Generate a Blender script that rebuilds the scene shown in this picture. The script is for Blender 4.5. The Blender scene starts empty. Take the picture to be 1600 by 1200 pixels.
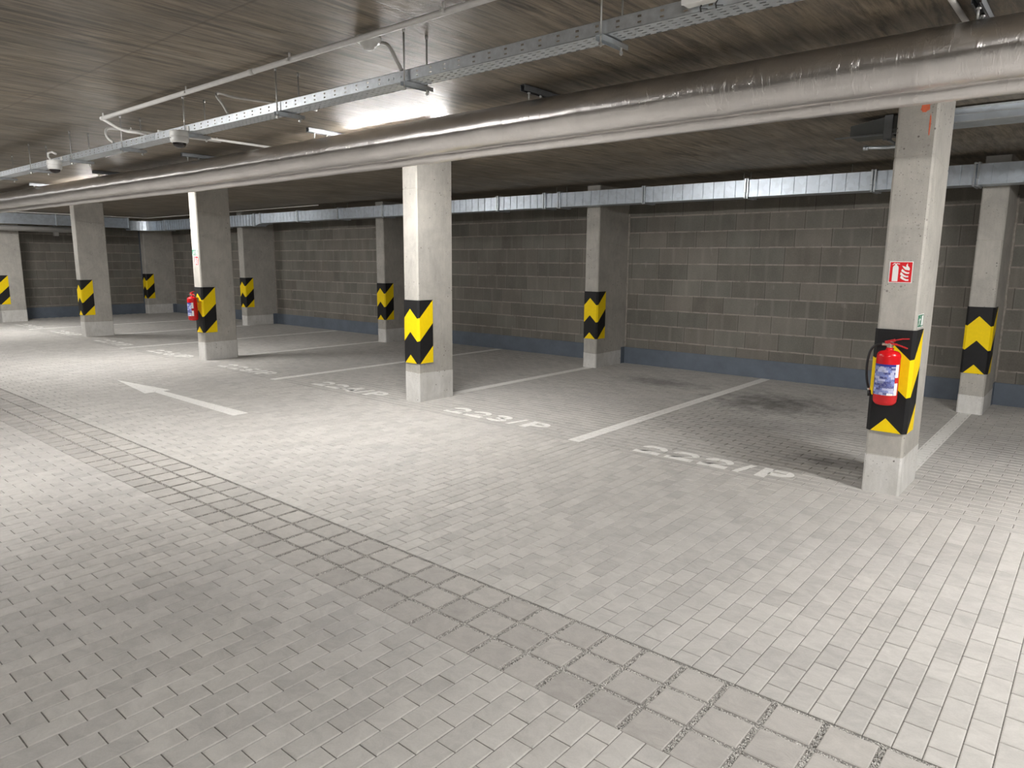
import bpy, bmesh, math, random
from mathutils import Vector, Matrix, Quaternion

random.seed(7)
PI = math.pi
scn = bpy.context.scene
C = scn.collection

# ------------------------------------------------------------------ camera, world, exposure
F_PX, YAW, PITCH, ROLL, CAM_H = 1096.93, 0.7009, -0.1723, 0.0082, 1.68
cy, sy = math.cos(YAW), math.sin(YAW)
f0 = Vector((-sy, cy, 0)); r0 = Vector((cy, sy, 0)); u0 = Vector((0, 0, 1))
fw = f0*math.cos(PITCH) + u0*math.sin(PITCH)
up = -f0*math.sin(PITCH) + u0*math.cos(PITCH)
rt = r0*math.cos(ROLL) + up*math.sin(ROLL)
up2 = -r0*math.sin(ROLL) + up*math.cos(ROLL)
cam_d = bpy.data.cameras.new('camera')
cam = bpy.data.objects.new('camera', cam_d); C.objects.link(cam)
M = Matrix((rt, up2, -fw)).transposed().to_4x4()
M.translation = Vector((0, 0, CAM_H))
cam.matrix_world = M
cam_d.sensor_fit = 'HORIZONTAL'; cam_d.sensor_width = 36.0
cam_d.lens = F_PX/1600*36.0
cam_d.clip_start = 0.05; cam_d.clip_end = 100
scn.camera = cam

w = bpy.data.worlds.new('world'); scn.world = w; w.use_nodes = True
w.node_tree.nodes['Background'].inputs[0].default_value = (0.5, 0.5, 0.5, 1)
w.node_tree.nodes['Background'].inputs[1].default_value = 0.0
scn.view_settings.view_transform = 'Standard'
scn.view_settings.look = 'None'
scn.view_settings.gamma = 1.0
scn.view_settings.use_curve_mapping = False
scn.view_settings.exposure = 0.0
scn.cycles.max_bounces = 8
scn.cycles.diffuse_bounces = 5
scn.cycles.glossy_bounces = 4
scn.cycles.transparent_max_bounces = 12
scn.cycles.sample_clamp_indirect = 6.0
scn.cycles.use_denoising = True

# lamps: x centre, y, strength (watt-like emission), all are batten fittings under the ceiling
CEIL = 2.86
LAMPS_BEHIND_PIPE = [(-5.35, 4.5, 222), (-12.25, 4.5, 245), (1.35, 4.75, 370), (-19.1, 4.5, 250)]
LAMPS_AISLE = [(-6.6, 0.45, 250), (0.9, -0.5, 300), (-14.6, 0.2, 180), (-20.3, 0.4, 120)]

# ------------------------------------------------------------------ material helpers
class NT:
    def __init__(s, name):
        s.m = bpy.data.materials.new(name); s.m.use_nodes = True
        s.t = s.m.node_tree; s.t.nodes.clear()
        s.out = s.t.nodes.new('ShaderNodeOutputMaterial')
        s.b = s.t.nodes.new('ShaderNodeBsdfPrincipled')
        s.t.links.new(s.b.outputs[0], s.out.inputs[0])
    def n(s, typ, **kw):
        nd = s.t.nodes.new(typ)
        for k, v in kw.items(): setattr(nd, k, v)
        return nd
    def put(s, inp, v):
        if isinstance(v, bpy.types.NodeSocket): s.t.links.new(v, inp)
        elif v is not None:
            if isinstance(v, (tuple, list)) and len(v) == 3 and inp.type == 'RGBA': v = (*v, 1)
            inp.default_value = v
    def math(s, op, a, b=None, c=None, clamp=False):
        nd = s.n('ShaderNodeMath', operation=op, use_clamp=clamp)
        s.put(nd.inputs[0], a)
        if b is not None: s.put(nd.inputs[1], b)
        if c is not None: s.put(nd.inputs[2], c)
        return nd.outputs[0]
    def pos(s):
        return s.n('ShaderNodeNewGeometry').outputs['Position']
    def obj(s):
        return s.n('ShaderNodeTexCoord').outputs['Object']
    def sep(s, v):
        nd = s.n('ShaderNodeSeparateXYZ'); s.put(nd.inputs[0], v); return nd.outputs
    def comb(s, x, y, z):
        nd = s.n('ShaderNodeCombineXYZ')
        for i, v in enumerate((x, y, z)): s.put(nd.inputs[i], v)
        return nd.outputs[0]
    def vmul(s, v, k):
        nd = s.n('ShaderNodeVectorMath', operation='MULTIPLY'); s.put(nd.inputs[0], v); nd.inputs[1].default_value = k
        return nd.outputs[0]
    def noise(s, v, scale=5, detail=4, rough=0.55, dist=0.0, lo=0.0, hi=1.0):
        nd = s.n('ShaderNodeTexNoise'); s.put(nd.inputs['Vector'], v)
        nd.inputs['Scale'].default_value = scale; nd.inputs['Detail'].default_value = detail
        nd.inputs['Roughness'].default_value = rough; nd.inputs['Distortion'].default_value = dist
        if (lo, hi) == (0.0, 1.0): return nd.outputs['Fac']
        return s.maprange(nd.outputs['Fac'], lo, hi, 0, 1)
    def maprange(s, v, a, b, c, d):
        nd = s.n('ShaderNodeMapRange'); s.put(nd.inputs[0], v)
        for i, k in enumerate((a, b, c, d)): nd.inputs[i+1].default_value = k
        return nd.outputs[0]
    def vor(s, v, scale, feature='F1', out='Distance'):
        nd = s.n('ShaderNodeTexVoronoi', feature=feature); s.put(nd.inputs['Vector'], v)
        nd.inputs['Scale'].default_value = scale
        return nd.outputs[out]
    def white(s, v):
        nd = s.n('ShaderNodeTexWhiteNoise'); s.put(nd.inputs['Vector'], v); return nd.outputs['Value']
    def mix(s, f, a, b, mode='MIX'):
        nd = s.n('ShaderNodeMix', data_type='RGBA', blend_type=mode)
        s.put(nd.inputs[0], f); s.put(nd.inputs[6], a); s.put(nd.inputs[7], b)
        return nd.outputs[2]
    def scale(s, col, k):            # colour times a value
        return s.mix(1.0, col, s.grey(k), 'MULTIPLY')
    def grey(s, k):
        return s.comb(k, k, k)
    def bump(s, h, strength=0.3, dist=0.01):
        nd = s.n('ShaderNodeBump'); nd.inputs['Strength'].default_value = strength
        nd.inputs['Distance'].default_value = dist; s.put(nd.inputs['Height'], h)
        s.t.links.new(nd.outputs[0], s.b.inputs['Normal'])
    def fin(s, col=None, rough=0.8, metal=0.0, spec=None, coat=None):
        if col is not None: s.put(s.b.inputs['Base Color'], col)
        s.put(s.b.inputs['Roughness'], rough); s.put(s.b.inputs['Metallic'], metal)
        if spec is not None: s.put(s.b.inputs['Specular IOR Level'], spec)
        if coat: s.put(s.b.inputs['Coat Weight'], coat)
        return s.m

def plain(name, col, rough=0.6, metal=0.0, var=0.06, sc=30, spec=None):
    m = NT(name)
    k = m.maprange(m.noise(m.obj(), sc, 3), 0.3, 0.7, 1-var, 1+var)
    return m.fin(m.scale(col, k), rough, metal, spec)

def emit(name, col, strength):
    m = NT(name); e = m.n('ShaderNodeEmission'); e.inputs[0].default_value = (*col, 1); e.inputs[1].default_value = strength
    m.t.links.new(e.outputs[0], m.out.inputs[0]); return m.m

# paving stone
def paver_mat(name, base, dark):
    m = NT(name); p = m.pos()
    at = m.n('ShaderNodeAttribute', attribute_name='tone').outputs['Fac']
    big = m.noise(p, 0.9, 5, 0.6, lo=0.3, hi=0.72)
    mid = m.noise(m.vmul(p, (1, 1.3, 1)), 9, 6, 0.72, 0.8, lo=0.33, hi=0.67)
    fine = m.noise(p, 160, 3, 0.7, lo=0.25, hi=0.75)
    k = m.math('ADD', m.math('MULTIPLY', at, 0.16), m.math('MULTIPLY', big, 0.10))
    k = m.math('ADD', k, m.math('MULTIPLY', mid, 0.20))
    k = m.math('ADD', k, m.math('MULTIPLY', fine, 0.10))
    k = m.math('ADD', k, 0.74)
    col = m.scale(m.mix(big, base, dark), k)
    # irregular darker patches in the bays
    x, y, z = m.sep(p)
    st = None
    for sx, sy_, rx, ry, amt in ((-3.0, 8.5, 0.85, 0.75, 0.55), (-4.75, 8.95, 0.7, 0.35, 0.38), (-1.7, 6.25, 0.35, 0.22, 0.42), (-0.55, 8.2, 0.9, 0.8, 0.18), (-2.4, 7.4, 0.8, 0.5, 0.22)):
        dx = m.math('DIVIDE', m.math('SUBTRACT', x, sx), rx); dy = m.math('DIVIDE', m.math('SUBTRACT', y, sy_), ry)
        d = m.math('SQRT', m.math('ADD', m.math('MULTIPLY', dx, dx), m.math('MULTIPLY', dy, dy)))
        d = m.math('ADD', d, m.maprange(m.noise(p, 5, 5, 0.7), 0.3, 0.7, -0.5, 0.5))
        v = m.maprange(d, 0.1, 1.2, amt*1.15, 0.0)
        st = v if st is None else m.math('MAXIMUM', st, v)
    col = m.scale(col, m.math('SUBTRACT', 1.0, st))
    m.bump(m.math('ADD', m.math('MULTIPLY', fine, 0.4), m.math('MULTIPLY', mid, 0.6)), 0.25, 0.004)
    return m.fin(col, 0.82, spec=0.3)

M_PAVE = paver_mat('paving_concrete', (0.50, 0.483, 0.455), (0.42, 0.408, 0.39))
M_SLAB = paver_mat('slab_concrete', (0.43, 0.41, 0.385), (0.37, 0.355, 0.335))
def sand_mat(nm='joint_sand', c0=(0.07, 0.065, 0.06), c1=(0.24, 0.225, 0.205)):
    m = NT(nm); p = m.pos()
    k = m.noise(p, 220, 2, 0.7, lo=0.3, hi=0.7)
    return m.fin(m.mix(k, c0, c1), 0.95)
M_SAND = sand_mat(); M_SAND2 = sand_mat('bay_joint_sand', (0.09, 0.085, 0.08), (0.30, 0.285, 0.26))
M_PAVE2 = paver_mat('bay_paving_concrete', (0.45, 0.435, 0.41), (0.375, 0.363, 0.347))
def gravel_mat():
    m = NT('gravel_stone'); p = m.pos()
    k = m.white(m.n('ShaderNodeNewGeometry').outputs['Random Per Island'])
    k2 = m.n('ShaderNodeNewGeometry').outputs['Random Per Island']
    return m.fin(m.mix(k2, (0.26, 0.25, 0.235), (0.82, 0.80, 0.76)), 0.85)
M_GRAVEL = gravel_mat()

def concrete(name, base, dark, pits=True, axis='z'):
    m = NT(name); p = m.pos()
    big = m.noise(p, 3.0, 6, 0.68, 0.6, lo=0.34, hi=0.66)
    mid = m.noise(m.vmul(p, (3.0, 3.0, 0.7)), 9, 5, 0.65, lo=0.3, hi=0.7)
    fine = m.noise(p, 120, 3, 0.7, lo=0.3, hi=0.7)
    k = m.math('ADD', m.math('MULTIPLY', mid, 0.14), m.math('MULTIPLY', fine, 0.08))
    k = m.math('ADD', k, 0.87)
    col = m.scale(m.mix(big, base, dark), k)
    h = m.math('MULTIPLY', fine, 0.4)
    if pits:
        v = m.vor(p, 17); gate = m.noise(p, 3.1, 2, 0.5, lo=0.45, hi=0.6)
        pit = m.math('MULTIPLY', m.maprange(v, 0.10, 0.15, 1, 0), gate)
        v2 = m.vor(m.vmul(p, (1.0, 1.3, 1.1)), 43)
        pit2 = m.math('MULTIPLY', m.maprange(v2, 0.12, 0.2, 0.7, 0), m.noise(p, 2.3, 2, 0.5, lo=0.5, hi=0.62))
        pt = m.math('MAXIMUM', pit, pit2)
        col = m.mix(pt, col, (0.16, 0.15, 0.14)); h = m.math('SUBTRACT', h, m.math('MULTIPLY', pt, 2.0))
    m.bump(h, 0.3, 0.004)
    return m.fin(col, 0.8, spec=0.3)
M_CONC = concrete('column_concrete', (0.47, 0.45, 0.41), (0.37, 0.355, 0.325))
M_CONC_PALE = concrete('column_base_concrete', (0.70, 0.69, 0.67), (0.56, 0.55, 0.52))

def ceiling_mat():
    m = NT('board_marked_concrete'); p = m.pos(); x, y, z = m.sep(p)
    st = m.noise(m.vmul(p, (1, 0.09, 1)), 22, 6, 0.7, 0.5, lo=0.37, hi=0.63)
    st2 = m.noise(m.vmul(p, (1, 0.16, 1)), 5, 5, 0.6, 0.8, lo=0.36, hi=0.7)
    big = m.noise(p, 1.3, 5, 0.65, 0.4, lo=0.34, hi=0.68)
    col = m.mix(st, (0.042, 0.030, 0.018), (0.275, 0.222, 0.156))
    col = m.mix(m.math('MULTIPLY', st2, 0.55), col, (0.28, 0.245, 0.20))
    col = m.scale(col, m.maprange(big, 0, 1, 0.62, 1.16))
    # pale patches where the formwork bled
    pt = m.noise(m.vmul(p, (1.6, 0.7, 1)), 1.7, 3, 0.5, lo=0.66, hi=0.74)
    col = m.mix(m.math('MULTIPLY', pt, 0.3), col, (0.38, 0.345, 0.29))
    # plank joints along y and panel joints along x
    fx = m.math('FRACT', m.math('DIVIDE', m.math('ADD', x, 50), 0.5))
    jx = m.maprange(m.math('ABSOLUTE', m.math('SUBTRACT', fx, 0.5)), 0.0, 0.012, 1, 0)
    jx = m.math('MULTIPLY', jx, m.noise(m.vmul(p, (2, 0.5, 1)), 1.3, 2, 0.5, lo=0.42, hi=0.6))
    wob = m.math('MULTIPLY', m.noise(p, 6, 2), 0.02)
    fy = m.math('FRACT', m.math('DIVIDE', m.math('ADD', m.math('ADD', y, 50 - 1.89), wob), 2.5))
    jy = m.maprange(m.math('ABSOLUTE', m.math('SUBTRACT', fy, 0.004)), 0.0, 0.006, 1, 0)
    j = m.math('MAXIMUM', m.math('MULTIPLY', jx, 0.6), m.math('MULTIPLY', jy, 0.55))
    col = m.mix(j, col, (0.085, 0.065, 0.048))
    m.bump(m.math('SUBTRACT', m.math('MULTIPLY', st, 0.5), j), 0.6, 0.008)
    return m.fin(col, 0.5, spec=0.45)
M_CEIL = ceiling_mat()

def block_mat(name, axis, z0):
    """hollow concrete blocks 0.5 x 0.25 with pale bed joints; axis = which world axis runs along the wall"""
    m = NT(name); p = m.pos(); s = m.sep(p); h = s[0] if axis == 'x' else s[1]; z = s[2]
    zz = m.math('DIVIDE', m.math('ADD', z, 5 - z0), 0.25)
    wob = m.math('MULTIPLY', m.math('SUBTRACT', m.noise(p, 3, 2), 0.5), 0.06)
    zz = m.math('ADD', zz, wob)
    row = m.math('FLOOR', zz); fz = m.math('FRACT', zz)
    off = m.white(m.comb(row, 3.1, 7.7))
    off = m.math('MULTIPLY', m.math('ROUND', m.math('MULTIPLY', off, 4)), 0.25)
    hh = m.math('ADD', m.math('DIVIDE', m.math('ADD', h, 60), 0.5), off)
    colm = m.math('FLOOR', hh); fh = m.math('FRACT', hh)
    tone = m.white(m.comb(row, colm, 1.0))
    half = m.math('FRACT', m.math('MULTIPLY', hh, 2.0))
    dz = m.math('MINIMUM', fz, m.math('SUBTRACT', 1, fz))
    bed = m.maprange(dz, 0.025, 0.05, 1, 0)
    dh = m.math('MINIMUM', fh, m.math('SUBTRACT', 1, fh))
    head = m.maprange(dh, 0.004, 0.012, 1, 0)
    dhf = m.math('MINIMUM', half, m.math('SUBTRACT', 1, half))
    web = m.math('MULTIPLY', m.maprange(dhf, 0.03, 0.14, 1, 0), m.white(m.comb(colm, row, 9.0)))
    grain = m.noise(m.vmul(p, (1, 1, 0.6)), 70, 4, 0.7, lo=0.3, hi=0.7)
    cloud = m.noise(m.vmul(p, (1, 1, 0.45)), 3.6, 4, 0.6, lo=0.35, hi=0.72)
    k = m.math('ADD', m.math('MULTIPLY', tone, 0.28), m.math('MULTIPLY', grain, 0.22))
    k = m.math('ADD', k, m.math('MULTIPLY', cloud, 0.22))
    k = m.math('ADD', k, 0.66)
    tint = m.white(m.comb(colm, row, 4.0))
    col = m.scale(m.mix(tint, (0.186, 0.172, 0.150), (0.180, 0.175, 0.154)), k)
    col = m.mix(m.math('MULTIPLY', web, 0.35), col, (0.30, 0.28, 0.25))
    # pale efflorescence marks
    eff = m.noise(m.vmul(p, (2.2, 2.2, 1.0)), 4.0, 3, 0.6, lo=0.66, hi=0.8)
    col = m.mix(m.math('MULTIPLY', eff, 0.5), col, (0.42, 0.39, 0.36))
    bedk = m.math('MULTIPLY', bed, m.noise(p, 8, 4, 0.7, lo=0.25, hi=0.55))
    col = m.mix(bedk, col, (0.34, 0.305, 0.27))
    col = m.mix(m.math('MULTIPLY', head, 0.75), col, (0.07, 0.062, 0.055))
    hgt = m.math('SUBTRACT', m.math('ADD', m.math('MULTIPLY', grain, 0.25), m.math('MULTIPLY', bedk, 0.2)), m.math('MULTIPLY', head, 0.8))
    m.bump(hgt, 0.5, 0.008)
    return m.fin(col, 0.92, spec=0.2)
M_BLOCK = block_mat('block_masonry', 'x', 0.4157)
M_BLOCK_Y = block_mat('block_masonry_side', 'y', 0.345)

def plinth_mat():
    m = NT('painted_plinth_grey'); p = m.pos()
    k = m.maprange(m.noise(p, 4, 5, 0.65), 0.3, 0.7, 0.86, 1.12)
    return m.fin(m.scale((0.125, 0.150, 0.185), k), 0.55, spec=0.35)
M_PLINTH = plinth_mat()
def mortar_mat():
    m = NT('mortar'); k = m.maprange(m.noise(m.pos(), 20, 5, 0.7), 0.3, 0.7, 0.7, 1.15)
    return m.fin(m.scale((0.34, 0.31, 0.275), k), 0.9)
M_MORTAR = mortar_mat()

def paint_mat():
    m = NT('road_marking_white'); p = m.pos()
    k = m.noise(p, 28, 5, 0.7, lo=0.28, hi=0.5)
    f = m.noise(p, 120, 3, 0.7, lo=0.2, hi=0.5)
    kk = m.math('MULTIPLY', m.maprange(k, 0, 1, 0.62, 1.0), m.maprange(f, 0, 1, 0.8, 1.0))
    return m.fin(m.mix(kk, (0.42, 0.40, 0.375), (0.80, 0.79, 0.76)), 0.6)
M_PAINT = paint_mat()

def foil_mat():
    m = NT('foil_insulation'); p = m.obj(); x, y, z = m.sep(p)
    cr = m.noise(m.vmul(p, (1.0, 0.07, 0.07)), 130, 3, 0.7, 0.15, lo=0.3, hi=0.75)
    cr2 = m.noise(m.vmul(p, (1.0, 0.3, 0.3)), 34, 4, 0.6, 0.8, lo=0.52, hi=0.8)
    big = m.noise(p, 6, 3, 0.6, lo=0.3, hi=0.7)
    m.bump(m.math('ADD', m.math('ADD', m.math('MULTIPLY', cr, 0.15), m.math('MULTIPLY', cr2, 0.8)), m.math('MULTIPLY', big, 0.3)), 0.5, 0.005)
    k = m.maprange(m.noise(p, 3, 4, 0.6), 0.3, 0.7, 0.9, 1.05)
    return m.fin(m.scale((0.81, 0.785, 0.775), k), m.maprange(cr, 0, 1, 0.275, 0.31), 0.95)
M_FOIL = foil_mat()

def galv_mat(name, col=(0.62, 0.66, 0.70), rough=0.36, sc=14):
    m = NT(name); p = m.obj()
    sp = m.vor(p, sc*3, out='Color')
    g = m.n('ShaderNodeRGBToBW'); m.t.links.new(sp, g.inputs[0])
    k = m.math('ADD', m.maprange(g.outputs[0], 0.2, 0.8, 0.93, 1.05), m.maprange(m.noise(p, 5, 4), 0.3, 0.7, -0.06, 0.06))
    m.bump(m.noise(p, 60, 3), 0.08, 0.002)
    return m.fin(m.scale(col, k), rough, 0.85)
M_GALV = galv_mat('galvanised_steel')
M_DUCT = galv_mat('galvanised_duct', (0.58, 0.64, 0.71), 0.40, 6)
M_GALV_DARK = galv_mat('dull_steel', (0.22, 0.23, 0.24), 0.5)

def tray_mat():
    m = NT('perforated_steel'); p = m.pos(); x, y, z = m.sep(p)
    nz = m.math('ABSOLUTE', m.sep(m.n('ShaderNodeNewGeometry').outputs['Normal'])[2])
    flat = m.math('GREATER_THAN', nz, 0.5)
    fx = m.math('FRACT', m.math('DIVIDE', m.math('ADD', x, 60), 0.10))
    # side slots: two rows
    a = m.math('LESS_THAN', m.math('ABSOLUTE', m.math('SUBTRACT', fx, 0.5)), 0.085)
    zz = m.math('ABSOLUTE', m.math('SUBTRACT', m.math('ABSOLUTE', m.math('SUBTRACT', z, 2.6315)), 0.0115))
    side = m.math('MULTIPLY', a, m.math('LESS_THAN', zz, 0.0045))
    # bottom slots
    fb = m.math('FRACT', m.math('DIVIDE', m.math('ADD', x, 60), 0.05))
    b = m.math('LESS_THAN', m.math('ABSOLUTE', m.math('SUBTRACT', fb, 0.5)), 0.24)
    fy = m.math('FRACT', m.math('DIVIDE', y, 0.03))
    c = m.math('LESS_THAN', m.math('ABSOLUTE', m.math('SUBTRACT', fy, 0.5)), 0.13)
    bot = m.math('MULTIPLY', b, c)
    hole = m.math('ADD', m.math('MULTIPLY', side, m.math('SUBTRACT', 1, flat)), m.math('MULTIPLY', bot, flat), clamp=True)
    k = m.maprange(m.noise(p, 30, 4), 0.3, 0.7, 0.85, 1.08)
    m.bump(m.noise(p, 60, 2), 0.05, 0.002)
    m.put(m.b.inputs['Alpha'], m.math('SUBTRACT', 1, hole))
    return m.fin(m.scale((0.66, 0.70, 0.74), k), 0.4, 0.8)
M_TRAY = tray_mat()

M_YEL = plain('guard_yellow', (0.92, 0.66, 0.003), 0.5, var=0.03, spec=0.25)
M_BLK = plain('guard_black', (0.010, 0.010, 0.011), 0.55, var=0.1, spec=0.3)
M_RED = plain('extinguisher_red', (0.62, 0.008, 0.012), 0.25, var=0.03)
M_RED2 = plain('lever_red', (0.50, 0.015, 0.02), 0.4, var=0.03)
M_SIGNRED = plain('sign_red', (0.68, 0.012, 0.02), 0.4, var=0.02)
M_GREEN = plain('sign_green', (0.015, 0.17, 0.09), 0.4, var=0.02)
M_WHITE = plain('sign_white', (0.86, 0.86, 0.84), 0.4, var=0.02)
M_PLASTIC = plain('white_plastic', (0.72, 0.72, 0.70), 0.4, var=0.03)
M_CONDUIT = plain('light_grey_plastic', (0.60, 0.59, 0.57), 0.5, var=0.04)
M_RUBBER = plain('black_rubber', (0.012, 0.012, 0.013), 0.45)
M_BRASS = plain('valve_metal', (0.70, 0.66, 0.56), 0.3, 0.9)
M_STEEL = plain('rod_steel', (0.50, 0.50, 0.49), 0.4, 0.8)
M_DARK = plain('dark_opening', (0.01, 0.01, 0.01), 0.7)
M_PVC = plain('grey_drain_pipe', (0.50, 0.49, 0.475), 0.4)
M_DOME = NT('smoked_dome').fin((0.012, 0.008, 0.009), 0.08, spec=0.6)
M_DULL = plain('dark_grey_duct', (0.075, 0.08, 0.078), 0.6)  # darker grey for the left end of the short duct
M_ORANGE = plain('orange_spray_paint', (0.75, 0.17, 0.08), 0.7, var=0.15)
M_HOUSING = plain('lamp_housing', (0.55, 0.55, 0.54), 0.5)

def label_mat():
    """instruction label: deep blue print with pale text blocks and small pictures"""
    m = NT('extinguisher_label_print'); p = m.obj(); x, y, z = m.sep(p)
    ang = m.math('ARCTAN2', x, m.math('MULTIPLY', y, -1))
    row = m.math('FLOOR', m.math('MULTIPLY', z, 62))
    cell = m.white(m.comb(m.math('FLOOR', m.math('ADD', m.math('MULTIPLY', ang, 2.3), m.math('MULTIPLY', row, 0.37))), row, 2.0))
    cell2 = m.white(m.comb(m.math('FLOOR', m.math('ADD', m.math('MULTIPLY', ang, 3.1), m.math('MULTIPLY', row, 0.61))), row, 5.0))
    col = m.mix(m.maprange(cell, 0.35, 0.5, 0, 1), (0.012, 0.02, 0.20), (0.16, 0.21, 0.55))
    col = m.mix(m.math('MULTIPLY', m.maprange(cell2, 0.62, 0.70, 0, 1), 0.8), col, (0.60, 0.62, 0.82))
    line = m.maprange(m.math('ABSOLUTE', m.math('SUBTRACT', m.math('FRACT', m.math('MULTIPLY', z, 186)), 0.5)), 0.16, 0.24, 1, 0)
    word = m.noise(m.comb(m.math('MULTIPLY', ang, 16), m.math('MULTIPLY', row, 3.3), m.math('FLOOR', m.math('MULTIPLY', z, 186))), 1.0, 2, 0.6, lo=0.45, hi=0.55)
    col = m.mix(m.math('MULTIPLY', m.math('MULTIPLY', line, word), 0.55), col, (0.75, 0.77, 0.88))
    top = m.maprange(z, 0.282, 0.283, 0, 1)
    col = m.mix(top, col, (0.02, 0.025, 0.25))
    return m.fin(col, 0.35)
M_LABEL = label_mat()

# ------------------------------------------------------------------ mesh helpers
class MB:
    def __init__(s): s.v = []; s.f = []; s.mi = []; s.sm = []
    def add(s, vs, fs, mi=0, smooth=False):
        o = len(s.v); s.v += [tuple(q) for q in vs]
        for f in fs: s.f.append(tuple(o+i for i in f)); s.mi.append(mi); s.sm.append(smooth)
    def box(s, x0, x1, y0, y1, z0, z1, mi=0):
        vs = [(x, y, z) for x in (x0, x1) for y in (y0, y1) for z in (z0, z1)]
        s.add(vs, [(0, 1, 3, 2), (4, 6, 7, 5), (0, 4, 5, 1), (2, 3, 7, 6), (0, 2, 6, 4), (1, 5, 7, 3)], mi)
    def tube(s, pts, r, n=12, mi=0, caps=True, smooth=True, rfun=None):
        pts = [Vector(p) for p in pts]; rings = []; prev = None
        for i, p in enumerate(pts):
            if i == 0: t = pts[1]-p
            elif i == len(pts)-1: t = p-pts[i-1]
            else: t = (pts[i+1]-p).normalized() + (p-pts[i-1]).normalized()
            t.normalize()
            if prev is None:
                a = Vector((0, 0, 1)) if abs(t.z) < 0.9 else Vector((0, 1, 0))
                u = t.cross(a).normalized()
            else:
                u = (prev - t*prev.dot(t)).normalized()
            prev = u; v = t.cross(u)
            rr = r[i] if isinstance(r, (list, tuple)) else r
            ring = []
            for k in range(n):
                a = 2*PI*k/n; q = rr*(rfun(i, k) if rfun else 1)
                ring.append(p + u*math.cos(a)*q + v*math.sin(a)*q)
            rings.append(ring)
        vs = [q for ring in rings for q in ring]; fs = []
        for i in range(len(pts)-1):
            for k in range(n):
                a = i*n+k; b = i*n+(k+1) % n
                fs.append((a, b, b+n, a+n))
        s.add(vs, fs, mi, smooth)
        if caps:
            o = len(s.v)-len(vs)
            s.f.append(tuple(o+k for k in reversed(range(n)))); s.mi.append(mi); s.sm.append(False)
            s.f.append(tuple(o+(len(pts)-1)*n+k for k in range(n))); s.mi.append(mi); s.sm.append(False)
    def lathe(s, prof, cx=0, cy_=0, n=32, mi=0, a0=0, a1=2*PI, smooth=True):
        full = abs(a1-a0-2*PI) < 1e-6; m = n if full else n+1
        vs = []
        for r, z in prof:
            for k in range(m):
                a = a0+(a1-a0)*k/n
                vs.append((cx+r*math.sin(a), cy_-r*math.cos(a), z))
        fs = []
        for i in range(len(prof)-1):
            for k in range(n):
                k2 = (k+1) % m
                fs.append((i*m+k, i*m+k2, (i+1)*m+k2, (i+1)*m+k))
        s.add(vs, fs, mi, smooth)
    def build(s, name, mats, parent=None, loc=None, bevel=None):
        me = bpy.data.meshes.new(name); me.from_pydata(s.v, [], s.f)
        if not isinstance(mats, (list, tuple)): mats = [mats]
        for m in mats: me.materials.append(m)
        me.polygons.foreach_set('material_index', s.mi)
        me.polygons.foreach_set('use_smooth', s.sm)
        me.update()
        o = bpy.data.objects.new(name, me); C.objects.link(o)
        if parent is not None: o.parent = parent
        if loc: o.location = loc
        if bevel:
            b = o.modifiers.new('bevel', 'BEVEL'); b.width = bevel; b.segments = 2; b.limit_method = 'ANGLE'
        return o

def tag(o, label, cat, group=None, kind=None):
    if label: o['label'] = label
    if cat: o['category'] = cat
    if group: o['group'] = group
    if kind: o['kind'] = kind
    return o
def struct(o): o['kind'] = 'structure'; return o
def empty(name, loc, label=None, cat=None, group=None):
    o = bpy.data.objects.new(name, None); C.objects.link(o); o.location = loc; o.empty_display_size = 0.1
    return tag(o, label, cat, group)
def copy_tree(o, parent=None):
    c = o.copy(); C.objects.link(c)
    if parent is not None: c.parent = parent
    for ch in list(o.children): copy_tree(ch, c)
    return c

# ------------------------------------------------------------------ room shell
XL, XR, YF, YB = -23.1, 9.0, -6.5, 10.33

# paving: every stone has its chamfer; one floor mesh
PX, PY = 0.0957, 0.1915
S0, S1 = 2.03, 2.58            # drainage strip
YS = 5.33                      # bays begin
stones = []                    # x0,x1,y0,y1,mat
def aisle_area(ya, yb, from_hi, xa, xb):
    """stones long in y, running bond, half stones against the strip"""
    k0 = int(math.floor((xa+0.5)/PX)); k1 = int(math.ceil((xb+0.5)/PX))
    for k in range(k0, k1):
        x0 = -0.5+k*PX; x1 = x0+PX; par = k % 2
        if from_hi:            # strip lies at yb, count downwards
            y = yb; first = PY/2 if par == 0 else PY
            while y > ya+0.01:
                y2 = max(y-first, ya); stones.append((x0, x1, y2, y, 0)); y = y2; first = PY
        else:
            y = ya; first = PY/2 if par == 0 else PY
            while y < yb-0.01:
                y2 = min(y+first, yb)
                if yb-y2 < 0.03: y2 = yb
                stones.append((x0, x1, y, y2, 0)); y = y2; first = PY
def bay_area(ya, yb, xa, xb):
    y = ya; r = 0
    while y < yb-0.01:
        y2 = min(y+PX, yb); x = xa - (PY/2 if r % 2 else 0)
        while x < xb:
            stones.append((x, x+PY, y, y2, 4)); x += PY
        y = y2; r += 1
aisle_area(-0.66, S0, True, -23.0, 2.6)
aisle_area(S1, YS, False, -23.0, 2.6)
bay_area(YS, YB, -23.0, 2.6)
k0, k1 = int((-23.0+1.192)/0.1914), int((2.6+1.192)/0.1914)
for k in range(k0, k1):
    gx = -1.192 + k*0.1914
    for y0 in (S0+0.001, 2.2145, 2.397):
        stones.append((gx+0.0125, gx+0.1789, y0, y0+0.1625, 1))
fv = []; ff = []; fm = []; tone = []
rnd = random.random
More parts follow.
